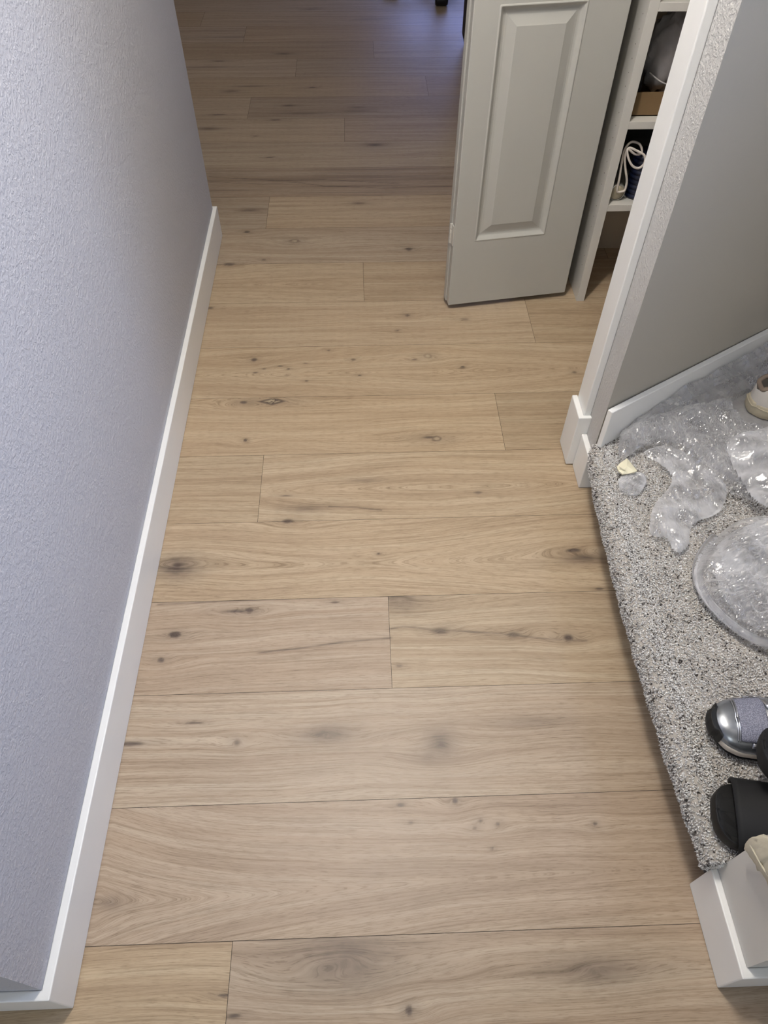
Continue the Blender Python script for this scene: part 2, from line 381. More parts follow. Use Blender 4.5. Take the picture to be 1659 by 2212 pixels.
    h = t.math('ADD', t.math('MULTIPLY', fine, 0.6), t.math('MULTIPLY', pore, 0.5)); h = t.math('SUBTRACT', h, t.math('MULTIPLY', at['dark'], 0.6))
    t.bump(h, 0.22, 0.0006)
    me.materials.append(t.m)
    o = bpy.data.objects.new('floor', me); COL.objects.link(o); struct(o)
    struct(box('floor_base', -3.2, 2.4, -1.6, 6.6, -0.05, -0.0012, M_DARKWOOD))
build_floor()

# ---------------------------------------------------------------- walls
T = 0.118      # baseboard height
XL = -0.524    # left wall face
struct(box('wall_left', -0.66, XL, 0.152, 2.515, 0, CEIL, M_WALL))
def base_wrap(name, poly_out, poly_in, z0, z1, mat=None):
    poly = poly_out+poly_in[::-1]
    o = prism(name, poly, z0, z1, mat or M_TRIM, bevel=0.0022); return struct(o)
base_wrap('baseboard_left', [(-0.675, 0.137), (-0.509, 0.137), (-0.509, 2.530), (-0.675, 2.530)], [(-0.675, 0.152), (XL, 0.152), (XL, 2.515), (-0.675, 2.515)], 0.001, T)

XR = 0.585
YC = 1.272
dxy = (math.cos(math.radians(31)), math.sin(math.radians(31)))
A0 = Vector((XR, YC-0.004)); A1 = A0+Vector(dxy)*1.55
nrm = Vector((dxy[1], -dxy[0]))
wr = prism('wall_right', [(XR, YC), (XR, 1.432), (0.70, 1.432), (A1.x, A1.y+0.22), (A1.x, A1.y)], 0, CEIL, M_WALLR); struct(wr)
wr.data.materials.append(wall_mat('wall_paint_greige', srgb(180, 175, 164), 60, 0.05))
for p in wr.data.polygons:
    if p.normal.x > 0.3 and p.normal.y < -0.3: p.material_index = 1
# casing around the closet opening
CZ = 2.07
boxes_casing = [(0.566, XR, 1.352, 1.426, 0.0, CZ+0.07), (0.566, XR, 1.426, 2.235, CZ, CZ+0.07), (0.566, XR, 2.165, 2.235, 0.0, CZ)]
struct(boxes('trim_1', boxes_casing, M_TRIM, bevel=0.0025))
struct(boxes('trim_2', [(XR, 0.70, 1.426, 1.442, 0, CZ), (XR, 0.70, 2.150, 2.165, 0, CZ), (XR, 0.70, 1.426, 2.165, CZ, CZ+0.016)], M_TRIM, bevel=0.0015))
base_wrap('baseboard_right', [(0.5515, 1.430), (0.5515, 1.341), (XR+0.0005, 1.341)], [(0.566, 1.430), (0.566, 1.352), (XR+0.0005, 1.352)], 0.004, 0.177)
base_wrap('baseboard_corner', [(0.5705, 1.340), (0.5705, 1.257), (0.72, 1.257)], [(XR, 1.340), (XR, 1.268), (0.72, 1.268)], 0.001, 0.121)
# landing baseboard on the slanted wall
LZ = 0.160
b0 = A0-Vector(dxy)*0.0; b1 = A1
bo0 = b0+nrm*0.015; bo1 = b1+nrm*0.015
struct(prism('baseboard_landing', [tuple(b0+nrm*0.0005), tuple(bo0), tuple(bo1), tuple(b1+nrm*0.0005)], LZ-0.02, 0.276, M_TRIM, bevel=0.002))

# stub wall at the near end of the landing
struct(box('wall_stub', 0.594, 1.95, 0.145, 0.291, 0, CEIL, wall_mat('wall_paint_light', srgb(208, 206, 201), 60, 0.05)))
base_wrap('baseboard_stub', [(0.5815, 0.292), (0.5815, 0.1295), (1.95, 0.1295)], [(0.594, 0.292), (0.594, 0.145), (1.95, 0.145)], 0.001, 0.1145)

# outer shell
struct(boxes('wall_outer_right', [(1.95, 2.05, -2.4, 0.30, 0, CEIL+1.0), (1.95, 2.05, 1.20, 2.1, 0, CEIL+1.0), (1.95, 2.05, 0.30, 1.20, 0, 1.70), (1.95, 2.05, 0.30, 1.20, 2.60, CEIL+1.0)], M_SMOOTH))
w2 = thing('window_2', (2.0, 0.75, 1.70), 'x', 'x', (0, 0, math.pi/2)); del w2['label']; del w2['category']; struct(w2)
boxes('window_frame', [(-0.45, -0.41, -0.02, 0.02, 0, 0.9), (0.41, 0.45, -0.02, 0.02, 0, 0.9), (-0.41, 0.41, -0.02, 0.02, 0, 0.04), (-0.41, 0.41, -0.02, 0.02, 0.86, 0.9)], M_TRIM, w2)
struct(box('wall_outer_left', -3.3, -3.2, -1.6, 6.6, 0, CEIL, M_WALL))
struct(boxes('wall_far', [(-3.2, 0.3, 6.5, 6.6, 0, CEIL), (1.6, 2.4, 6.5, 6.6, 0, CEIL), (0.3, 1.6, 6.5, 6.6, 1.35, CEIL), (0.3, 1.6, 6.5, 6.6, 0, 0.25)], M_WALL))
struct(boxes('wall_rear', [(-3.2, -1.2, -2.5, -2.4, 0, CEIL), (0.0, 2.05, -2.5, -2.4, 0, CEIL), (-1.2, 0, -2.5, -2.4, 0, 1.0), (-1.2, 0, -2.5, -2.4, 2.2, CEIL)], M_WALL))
struct(box('wall_outer_far_right', 1.95, 2.05, 2.1, 6.5, 0, CEIL, M_WALL))
struct(boxes('ceiling', [(-3.2, 1.95, 1.2, 6.5, CEIL, CEIL+0.05), (-3.2, 0.6, -2.4, 1.2, CEIL, CEIL+0.05), (0.6, 2.05, -2.4, 0.145, CEIL, CEIL+0.05), (0.6, 2.05, 0.145, 1.9, CEIL+1.0, CEIL+1.05)], M_CEIL))
w = thing('window_1', (0.95, 6.53, 0.25), 'x', 'x'); del w['label']; del w['category']; struct(w)
boxes('window_frame', [(-0.65, -0.60, -0.02, 0.02, 0, 1.1), (0.60, 0.65, -0.02, 0.02, 0, 1.1), (-0.60, 0.60, -0.02, 0.02, 0, 0.05), (-0.60, 0.60, -0.02, 0.02, 1.05, 1.1), (-0.02, 0.02, -0.02, 0.02, 0.05, 1.05)], M_TRIM, w)

# closet interior
M_CLOSET = simple('closet_paint', srgb(178, 166, 150), 0.7, noise=0.04, nscale=20)
struct(boxes('wall_closet', [(0.70, 1.35, 2.412, 2.46, 0, CEIL), (1.30, 1.35, 1.95, 2.412, 0, CEIL), (XR, 0.70, 2.165, 2.46, 0, CEIL)], M_CLOSET))
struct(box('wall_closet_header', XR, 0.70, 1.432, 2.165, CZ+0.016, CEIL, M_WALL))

# ---------------------------------------------------------------- landing with carpet
NO = [(0.20, 0.572), (0.30, 0.566), (0.37, 0.562), (0.47, 0.556), (0.65, 0.551), (0.82, 0.549), (1.0, 0.553), (1.135, 0.558), (1.22, 0.566), (1.30, 0.580)]
ny_ = np.array([a for a, b in NO]); nx_ = np.array([b for a, b in NO])
def nose_x(y): return np.interp(y, ny_, nx_) + 0.0012*np.sin(np.asarray(y)*61)
M_RISER = simple('riser_carpet', srgb(120, 114, 108), 0.95, noise=0.4, nscale=300, bump=0.4)
struct(prism('floor_landing', [(0.615, 0.293), (0.615, 1.256), (0.72, 1.256), (0.72, 1.30), tuple(A1+nrm*0.015), (1.95, A1.y), (1.95, 0.293)], 0.0, 0.120, M_RISER))
# carpet skin profile: (offset from nose, z)
def carpet_profile(s):
    pass
PROF = [(0.07, 0.105), (0.03, 0.104), (0.010, 0.106), (0.002, 0.114), (0.0, 0.126), (0.001, 0.140), (0.005, 0.150), (0.014, 0.157), (0.03, 0.160), (0.06, 0.161)]
def wob(x, y): return 0.0022*(fbm(x*14, y*14, 3, 3)-0.45)*2
M_CARPB = simple('carpet_backing', srgb(188, 182, 174), 0.95, noise=0.3, nscale=400)
ysn = np.linspace(0.292, 1.268, 160)
vs_, fs_ = [], []
for y in ysn:
    for ox, z in PROF: vs_.append((float(nose_x(y))+ox, y, z+float(wob(np.array([ox*1.0]), np.array([y]))[0])*(z > .13)-0.003))
m = len(PROF)
for i in range(len(ysn)-1):
    for j in range(m-1): fs_.append((i*m+j, (i+1)*m+j, (i+1)*m+j+1, i*m+j+1))
carpet = new_obj('carpet', vs_, fs_, M_CARPB, None, True)
# flat top continuing to the wall
topv, topf = [], []
bm = bmesh.new(); bm.from_mesh(carpet.data); bm.verts.ensure_lookup_table()
bm.faces.new([bm.verts[j] for j in range(m)])
ring = [bm.verts.new((float(nose_x(y))+0.06, y, 0.158)) for y in ysn]
far = [(1.95, 0.292), (1.95, A1.y), (A1.x, A1.y), tuple(A0+nrm*0.001), (0.60, 1.268)]
fv = [bm.verts.new((x, y, 0.158)) for x, y in far]
bm.faces.new(ring+[fv[4], fv[3], fv[2], fv[1], fv[0]])
bm.to_mesh(carpet.data); bm.free()
carpet['kind'] = 'structure'; carpet.name = 'floor_carpet'
# pile
def tufts():
    P, Nn = [], []
    # top area
    sp = 0.0036
    gx, gy = np.meshgrid(np.arange(0.55, 1.32, sp), np.arange(0.293, 1.75, sp))
    gx = gx+rng.uniform(-.5, .5, gx.shape)*sp*1.1; gy = gy+rng.uniform(-.5, .5, gy.shape)*sp*1.1
    gx, gy = gx.ravel(), gy.ravel()
    inside = (gx > nose_x(gy)+0.03) & (((gx-A0.x)*nrm.x+(gy-A0.y)*nrm.y) > 0.002) & (gx < 0.80+0.42*np.clip((gy-0.3), 0, 1.2)) & ((gx > 0.612) | (gy < 1.262+0.0*gx) | (((gx-A0.x)*nrm.x+(gy-A0.y)*nrm.y) > 0.004))
    gx, gy = gx[inside], gy[inside]
    P.append(np.stack([gx, gy, 0.158+wob(gx, gy)], 1)); Nn.append(np.tile([0, 0, 1.0], (len(gx), 1)))
    # corner spill in front of the wall end
    # nose profile
    pr = np.array(PROF); seg = np.hypot(*(pr[1:]-pr[:-1]).T); cum = np.r_[0, np.cumsum(seg)]
    L = cum[-1]; n = int(L*(1.275-0.292)/(sp*sp))
    s = rng.uniform(0.02, L, n); y = rng.uniform(0.293, 1.275, n)
    ox = np.interp(s, cum, pr[:, 0]); z = np.interp(s, cum, pr[:, 1])
    tx = np.interp(s+.002, cum, pr[:, 0])-np.interp(s-.002, cum, pr[:, 0]); tz = np.interp(s+.002, cum, pr[:, 1])-np.interp(s-.002, cum, pr[:, 1])
    nl = np.hypot(tx, tz)+1e-9; nrmv = np.stack([-tz/nl, 0*tx, tx/nl], 1)
    P.append(np.stack([nose_x(y)+ox, y, z-0.003+wob(ox, y)*(z > .13)], 1)); Nn.append(nrmv)
    n3 = 500; ox = rng.uniform(0.0, 0.04, n3); P.append(np.stack([nose_x(np.full(n3, .293))+ox, np.full(n3, 0.2935), rng.uniform(0.115, 0.158, n3)], 1)); Nn.append(np.tile([0, -1.0, 0], (n3, 1)))
    P = np.concatenate(P); Nn = np.concatenate(Nn); n = len(P)
    lean = rng.normal(0, 0.75, (n, 3)); lean += np.array([-0.35, -0.30, 0])
    d = Nn+lean; d -= Nn*((d*Nn).sum(1, keepdims=True)-1.0)*1.0
    d /= np.linalg.norm(d, axis=1, keepdims=True)
    ln = rng.uniform(0.0035, 0.0060, n)[:, None]
    d2 = d+rng.normal(0, 0.5, (n, 3)); d2 /= np.linalg.norm(d2, axis=1, keepdims=True)
    ref = np.where(np.abs(d[:, 2:3]) < 0.9, np.array([[0, 0, 1.0]]), np.array([[1.0, 0, 0]]))
    u = np.cross(d, ref); u /= np.linalg.norm(u, axis=1, keepdims=True); v = np.cross(d, u)
    r = rng.uniform(0.0011, 0.0018, n)[:, None]
    verts = []
    for k in range(3):
        a = 2*math.pi*k/3; verts.append(P+(u*math.cos(a)+v*math.sin(a))*r*0.8)
    for k in range(3):
        a = 2*math.pi*k/3+0.5; verts.append(P+d*ln*0.6+(u*math.cos(a)+v*math.sin(a))*r*1.25)
    verts.append(P+d*ln*0.6+d2*ln*0.5)
    V = np.stack(verts, 1).reshape(-1, 3)
    f = []
    for k in range(3):
        k2 = (k+1) % 3; f += [(k, k2, 3+k2), (k, 3+k2, 3+k), (3+k, 3+k2, 6)]
    Fa = (np.arange(n)[:, None, None]*7+np.array(f)[None]).reshape(-1, 3)
    me = bpy.data.meshes.new('carpet_pile'); me.vertices.add(len(V)); me.vertices.foreach_set('co', V.astype(np.float32).ravel())
    me.loops.add(len(Fa)*3); me.loops.foreach_set('vertex_index', Fa.ravel().astype(np.int32))
    me.polygons.add(len(Fa)); me.polygons.foreach_set('loop_start', np.arange(0, len(Fa)*3, 3, dtype=np.int32))
    me.polygons.foreach_set('loop_total', np.full(len(Fa), 3, dtype=np.int32)); me.update(calc_edges=True)
    cv = rng.uniform(0, 1, n)
    cl = fbm(P[:, 0]*260, P[:, 1]*260, 12, 2)
    cv = np.where(cl < 0.17, cv*0.045, cv)
    add_attr(me, 'tuft', np.repeat(cv, 7))
    t = NT('carpet_yarn'); nd = t.n('ShaderNodeAttribute', attribute_name='tuft')
    c = t.ramp(nd.outputs['Fac'], [(0.0, srgb(70, 66, 64)), (0.025, srgb(98, 92, 88)), (0.045, srgb(176, 172, 169)), (0.2, srgb(200, 197, 194)), (0.5, srgb(230, 228, 226)), (0.8, srgb(246, 245, 244)), (1.0, srgb(200, 190, 182))])
    t.l(c, t.b.inputs['Base Color']); t.b.inputs['Roughness'].default_value = 0.9; t.b.inputs['Specular IOR Level'].default_value = 0.15
    me.materials.append(t.m)
    o = bpy.data.objects.new('carpet_pile', me); COL.objects.link(o); o.parent = carpet; o['kind'] = 'stuff'
tufts()

# ---------------------------------------------------------------- bifold closet door
D0 = atz(968, 659, 0.020); ang = math.radians(8.85)
M_HINGE = simple('hinge_metal', srgb(205, 203, 196), 0.3, metal=0.25)
def leaf(name, parent, y0, thick, w, h, panels):
    """door leaf in local coords, front face at y=y0 facing -Y, with raised panels on the front"""
    bm = bmesh.new(); q = lambda *v: bm.faces.new([bm.verts.new(p) for p in v])
    xs = [0]+[c for p in panels for c in ()]+[w]
    px0, px1 = panels[0][0], panels[0][1]
    zs = [0]
    for p in panels: zs += [p[2], p[3]]
    zs.append(h)
    def rect(x0, x1, z0, z1, y): q((x0, y, z0), (x1, y, z0), (x1, y, z1), (x0, y, z1))
    rect(0, px0, 0, h, y0); rect(px1, w, 0, h, y0)
    for i in range(0, len(zs), 2): rect(px0, px1, zs[i], zs[i+1], y0)
    prof = [(0, 0), (0.004, -0.0025), (0.009, 0.004), (0.014, 0.0095), (0.020, 0.0105), (0.026, 0.0095), (0.046, 0.003), (0.050, 0.0015)]
    for x0, x1, z0, z1 in panels:
        for (i0, d0), (i1, d1) in zip(prof[:-1], prof[1:]):
            A = [(x0+i0, z0+i0), (x1-i0, z0+i0), (x1-i0, z1-i0), (x0+i0, z1-i0)]; B = [(x0+i1, z0+i1), (x1-i1, z0+i1), (x1-i1, z1-i1), (x0+i1, z1-i1)]
            for k in range(4):
                k2 = (k+1) % 4; q((A[k][0], y0+d0, A[k][1]), (A[k2][0], y0+d0, A[k2][1]), (B[k2][0], y0+d1, B[k2][1]), (B[k][0], y0+d1, B[k][1]))
        i, d = prof[-1]; rect(x0+i, x1-i, z0+i, z1-i, y0+d)
    y1 = y0+thick
    q((0, y1, 0), (0, y1, h), (w, y1, h), (w, y1, 0)); q((0, y0, 0), (0, y0, h), (0, y1, h), (0, y1, 0)); q((w, y0, 0), (w, y1, 0), (w, y1, h), (w, y0, h))
    q((0, y0, 0), (0, y1, 0), (w, y1, 0), (w, y0, 0)); q((0, y0, h), (w, y0, h), (w, y1, h), (0, y1, h))
    bmesh.ops.remove_doubles(bm, verts=bm.verts, dist=1e-5)
    o = from_bm(name, bm, M_DOOR, parent); 
    m = bev(o, 0.0022, 2)
    return o
door = thing('door_1', D0, 'white raised-panel bifold closet door folded open into the hallway', 'door', (0, 0, ang)); struct(door)
PAN = [(0.066, 0.296, 0.223, 0.853), (0.066, 0.296, 0.99, 1.88)]
leaf('door_leaf', door, 0.0, 0.024, 0.408, 2.02, PAN)
l2 = leaf('door_leaf', door, 0.0, 0.024, 0.408, 2.02, PAN); l2.location = (-0.003, 0.0265, 0.0); l2.rotation_euler = (0, 0, math.radians(1.5))
hg = None
for zc in (0.245, 1.05, 1.80):
    hg = boxes('hinge', [(-0.0022, 0.0, 0.003, 0.046, zc-0.032, zc+0.032)], M_HINGE, door)
    bm = bmesh.new()
    for k in range(4):
        bmesh.ops.create_cone(bm, cap_ends=True, segments=12, radius1=0.0042, radius2=0.0042, depth=0.0145, matrix=Matrix.Translation((-0.004, 0.0245, zc-0.024+k*0.016)))
    from_bm('hinge_barrel', bm, M_HINGE, hg)

# ---------------------------------------------------------------- closet shelf unit
PF = 2.09
M_SHELF = simple('shelf_melamine', srgb(202, 200, 194), 0.4, noise=0.02, nscale=25)
M_HOLE = simple('pin_hole_shadow', srgb(120, 116, 108), 0.8)
su = thing('closet_shelf_unit', (0.732, PF, 0), 'white shelving unit inside the closet, with pin holes in its side panel', 'shelving')
box('side_panel', 0, 0.026, 0, 0.32, 0, 2.2, M_SHELF, su, 0.0015)
box('side_panel', 0.53, 0.548, 0, 0.32, 0, 2.2, M_SHELF, su, 0.001)
for z in (0.321, 0.563, 0.847, 1.13, 1.42, 1.7, 2.0): box('shelf', 0.026, 0.53, 0.0, 0.318, z, z+0.0205, M_SHELF, su, 0.001)
pan = [c for c in su.children if c.name.startswith('side_panel')][0]
pan.data.materials.append(M_HOLE)
bm = bmesh.new(); bm.from_mesh(pan.data); nf = len(bm.faces)
for k in range(58):
    bmesh.ops.create_cone(bm, cap_ends=True, segments=8, radius1=0.0017, radius2=0.0017, depth=0.0012, matrix=Matrix.Translation((-0.0002, 0.03, 0.12+k*0.034)) @ Matrix.Rotation(math.pi/2, 4, 'Y'))
bm.faces.ensure_lookup_table()
for f in bm.faces[nf:]: f.material_index = 1
bm.to_mesh(pan.data); bm.free()
ZB, ZC = 0.8675-0.283-0.0005, 0.3418   # tops of middle and lower shelf
ZB = 0.5838

# cardboard box on the middle shelf
M_CARD = simple('cardboard', srgb(122, 98, 66), 0.8, noise=0.12, nscale=60)
cb = thing('cardboard_box', (0.762, 2.125, ZB), 'open brown cardboard box on the middle closet shelf', 'box')
boxes('box_walls', [(0, 0.33, 0, 0.003, 0, 0.062), (0, 0.33, 0.24, 0.243, 0, 0.062), (0, 0.003, 0, 0.24, 0, 0.062), (0.327, 0.33, 0, 0.24, 0, 0.062)], M_CARD, cb)
box('box_bottom', 0, 0.33, 0, 0.243, 0, 0.003, M_CARD, cb)

# ---- crumpled things
def blob(name, loc, dims, mat, seed, amp=0.18, parent=None, n=48, sharp=True, pwr=1.0):
    vs_, fs_ = [], []
    th = np.linspace(0, math.pi, n//2+1); ph = np.linspace(0, 2*math.pi, n, endpoint=False)
    T_, P_ = np.meshgrid(th, ph, indexing='ij')
    x, y, z = np.sin(T_)*np.cos(P_), np.sin(T_)*np.sin(P_), np.cos(T_)
    r = 1+amp*((np.abs(fbm(x*2+5, y*2+z*1.7, seed, 4)*2-0.95))*2-0.6 if sharp else (fbm(x*2+5, y*2+z*1.7, seed, 3)-0.45)*2)
    X = np.stack([x*r*dims[0], y*r*dims[1], z*r*dims[2]], -1).reshape(-1, 3)
    bm = bmesh.new(); V = [bm.verts.new(p) for p in X]
    for i in range(len(th)-1):
        for j in range(n):
            a, b, c, d = i*n+j, i*n+(j+1) % n, (i+1)*n+(j+1) % n, (i+1)*n+j
            bm.faces.new((V[a], V[d], V[c], V[b]))
    bmesh.ops.remove_doubles(bm, verts=bm.verts, dist=1e-5)
    o = from_bm(name, bm, mat, parent, True); o.location = loc; return o
M_WRAP = simple('grey_white_fabric', srgb(176, 172, 172), 0.6, noise=0.15, nscale=80, bump=0.2)
M_BLACK = simple('black_fabric', srgb(14, 14, 16), 0.75, noise=0.4, nscale=300, bump=0.15)
hat = thing('crumpled_bag', (0.885, 2.24, ZB+0.004), 'crumpled grey-white bag sitting in the cardboard box on the middle shelf', 'bag')
blob('bag_body', (0.0, 0.01, 0.118), (0.085, 0.072, 0.105), M_WRAP, 21, 0.22, hat)
tube('seam', spline([(-0.072, -0.055, 0.085), (-0.04, -0.080, 0.070), (0.0, -0.086, 0.062), (0.04, -0.075, 0.062)], 8), 0.0022, M_WRAP, hat)
tag(blob('black_garment', (0.788, 2.235, ZB+0.060), (0.019, 0.07, 0.050), M_BLACK, 33, 0.12), 'black bundled cloth tucked beside the crumpled bag in the cardboard box', 'cloth')

# lower shelf: navy ribbed roll, white cord, jar, plastic, yellow item
M_NAVY = simple('navy_rubber', srgb(12, 20, 46), 0.38, noise=0.15, nscale=90)
M_CORD = simple('white_cord', srgb(214, 206, 198), 0.5, noise=0.05)
M_YEL = simple('lime_plastic', srgb(176, 196, 40), 0.5)
M_GLASSY = None
nv_ = thing('ribbed_sleeve', (aty(1372, 430, 2.145).x, 2.15, ZC), 'navy blue ribbed rubber sleeve standing on the lower closet shelf', 'sleeve')
prof = [(0.0, 0)]
for k in range(9):
    z = k*0.0145; prof += [(0.034, z+0.001), (0.0375, z+0.004), (0.0378, z+0.010), (0.034, z+0.0135)]
prof += [(0.030, 0.134), (0.0, 0.136)]
lathe('sleeve_body', prof, M_NAVY, nv_, 40)
cd = [aty(x, y, Y) for x, y, Y in [(1333, 412, 2.112), (1338, 385, 2.112), (1344, 345, 2.115), (1350, 322, 2.12), (1364, 307, 2.125), (1382, 312, 2.125), (1386, 330, 2.12), (1372, 333, 2.11), (1356, 322, 2.105),
      (1357, 340, 2.10), (1366, 358, 2.097), (1380, 363, 2.095), (1392, 352, 2.095), (1392, 336, 2.10), (1376, 326, 2.105), (1358, 320, 2.11), (1350, 340, 2.112), (1351, 365, 2.112), (1354, 390, 2.112), (1350, 410, 2.112), (1342, 414, 2.112)]]
tag(tube('cord', spline(cd, 10, True), 0.0034, M_CORD, n=8, closed=True), 'looped white cord hanging over the navy ribbed sleeve', 'cord')
jar = thing('round_tin', (aty(1333, 420, 2.11).x, 2.128, ZC+0.026), 'small round beige lid lying on edge at the left of the navy sleeve', 'tin')
M_TIN = simple('beige_lid', srgb(170, 160, 138), 0.45); M_STEEL = simple('steel_rim', srgb(190, 188, 184), 0.3, metal=0.8)
lathe('lid_face', [(0, -0.014), (0.021, -0.014), (0.022, -0.012)], M_TIN, jar, 28, axis='Y')
lathe('rim', [(0.022, -0.0145), (0.0255, -0.013), (0.0255, 0.012), (0.022, 0.014), (0, 0.014)], M_STEEL, jar, 28, axis='Y')
tag(blob('yellow_ball', (0.925, 2.19, ZC+0.165), (0.022, 0.03, 0.03), M_YEL, 3, 0.15), 'lime yellow item deep on the lower closet shelf, right of the cord', 'item')
tag(blob('yellow_tag', (0.885, 2.22, ZC+0.178), (0.007, 0.004, 0.009), M_YEL, 4, 0.1), 'tiny lime yellow tab in the dark above the looped cord', 'tab')
tag(blob('dark_bundle', (0.90, 2.30, ZC+0.09), (0.11, 0.075, 0.085), M_BLACK, 8, 0.12), 'dark bundle filling the back of the lower closet shelf', 'bundle')

# ---------------------------------------------------------------- clear plastic
def plastic_mat(name, white, milky):
    t = NT(name); t.t.nodes.remove(t.b)
    geo = t.n('ShaderNodeTexCoord').outputs['Object']
    nz = t.tex('ShaderNodeTexNoise', geo, Scale=60.0, Detail=4.0, Roughness=0.6)
    bp = t.n('ShaderNodeBump'); bp.inputs['Strength'].default_value = 0.35; bp.inputs['Distance'].default_value = 0.003; t.l(nz.outputs[0], bp.inputs['Height'])
    tr = t.n('ShaderNodeBsdfTransparent'); tr.inputs[0].default_value = (0.99, 0.99, 1.0, 1)
    gl = t.n('ShaderNodeBsdfGlossy'); gl.inputs['Roughness'].default_value = 0.19; t.l(bp.outputs[0], gl.inputs['Normal'])
    df = t.n('ShaderNodeBsdfDiffuse'); df.inputs[0].default_value = white; t.l(bp.outputs[0], df.inputs['Normal'])
    tl = t.n('ShaderNodeBsdfTranslucent'); tl.inputs[0].default_value = white
    m0 = t.n('ShaderNodeMixShader'); m0.inputs[0].default_value = 0.5; t.l(df.outputs[0], m0.inputs[1]); t.l(tl.outputs[0], m0.inputs[2])
    m1 = t.n('ShaderNodeMixShader')
    lw = t.n('ShaderNodeLayerWeight'); lw.inputs['Blend'].default_value = 0.45; t.l(bp.outputs[0], lw.inputs['Normal'])
    n2 = t.tex('ShaderNodeTexNoise', geo, Scale=17.0, Detail=2.0)
    vary = t.math('MULTIPLY', t.ramp(n2.outputs[0], [(0.38, (0.25, 0.25, 0.25)), (0.62, (1, 1, 1))]), milky*1.7)
    fac = t.math('ADD', t.math('MULTIPLY', lw.outputs['Facing'], 0.75), vary, True); t.l(fac, m1.inputs[0])
    t.l(tr.outputs[0], m1.inputs[1]); t.l(m0.outputs[0], m1.inputs[2])
    fr = t.n('ShaderNodeFresnel'); fr.inputs['IOR'].default_value = 1.45; t.l(bp.outputs[0], fr.inputs['Normal'])
    m2 = t.n('ShaderNodeMixShader'); t.l(t.math('ADD', t.math('MULTIPLY', fr.outputs[0], 0.65), 0.07, True), m2.inputs[0]); t.l(m1.outputs[0], m2.inputs[1]); t.l(gl.outputs[0], m2.inputs[2])
    t.l(m2.outputs[0], t.out.inputs['Surface']); return t.m
M_PLAS = plastic_mat('clear_poly', (0.97, 0.97, 0.98, 1), 0.13)
M_PLASM = plastic_mat('milky_poly', (0.97, 0.975, 1.0, 1), 0.42)
def inpoly(X, Y, poly):
    ins = np.zeros(X.shape, bool); n = len(poly)
    for i in range(n):
        x0, y0 = poly[i]; x1, y1 = poly[(i+1) % n]
        c = ((y0 > Y) != (y1 > Y)) & (X < (x1-x0)*(Y-y0)/(y1-y0+1e-12)+x0); ins ^= c
    return ins
def edgedist(X, Y, poly):
    d = np.full(X.shape, 9.0); n = len(poly)
    for i in range(n):
        ax, ay = poly[i]; bx, by = poly[(i+1) % n]
        t = np.clip(((X-ax)*(bx-ax)+(Y-ay)*(by-ay))/((bx-ax)**2+(by-ay)**2+1e-12), 0, 1)
        d = np.minimum(d, np.hypot(X-ax-t*(bx-ax), Y-ay-t*(by-ay)))
    return d
def tri_noise(x, y, s):
    k = (x+y)*0.3660254; xs_, ys_ = x+k, y+k; i, j = np.floor(xs_), np.floor(ys_); a, b = xs_-i, ys_-j
    h00, h10, h01, h11 = hash2(i, j, s), hash2(i+1, j, s), hash2(i, j+1, s), hash2(i+1, j+1, s)
    return np.where(a > b, h00+(h10-h00)*a+(h11-h10)*b, h00+(h01-h00)*b+(h11-h01)*a)
def crease(X, Y, s, f):
    an = s*0.7; xr = X*math.cos(an)+Y*math.sin(an); yr = -X*math.sin(an)+Y*math.cos(an)
    wx = xr+0.03*fbm(X*7, Y*7, s+1, 2); wy = yr+0.03*fbm(X*7+5, Y*7, s+2, 2)
    r = 0; a = 1.0
    for i in range(4):
        ca = math.cos(1.1*i); sa = math.sin(1.1*i)
        q_ = (tri_noise((wx*ca+wy*sa)*f*1.0*1.9**i, (-wx*sa+wy*ca)*f*0.30*1.9**i, s+i*7)-0.5)*2; r = r+a*(q_ if i % 2 == 0 else (0.35-np.abs(q_))*1.6); a *= 0.60
    return r*1.3
def crease_old(X, Y, s, f):
    wx = X+0.02*fbm(X*9, Y*9, s+1, 2); wy = Y+0.02*fbm(X*9+5, Y*9, s+2, 2)
    r = 0; a = 1.0
    for i in range(4):
        q = vnoise(wx*f*2**i, wy*f*2**i, s+i*7); r = r+a*(1-np.abs(q*2-1)*2); a *= 0.52
    return r
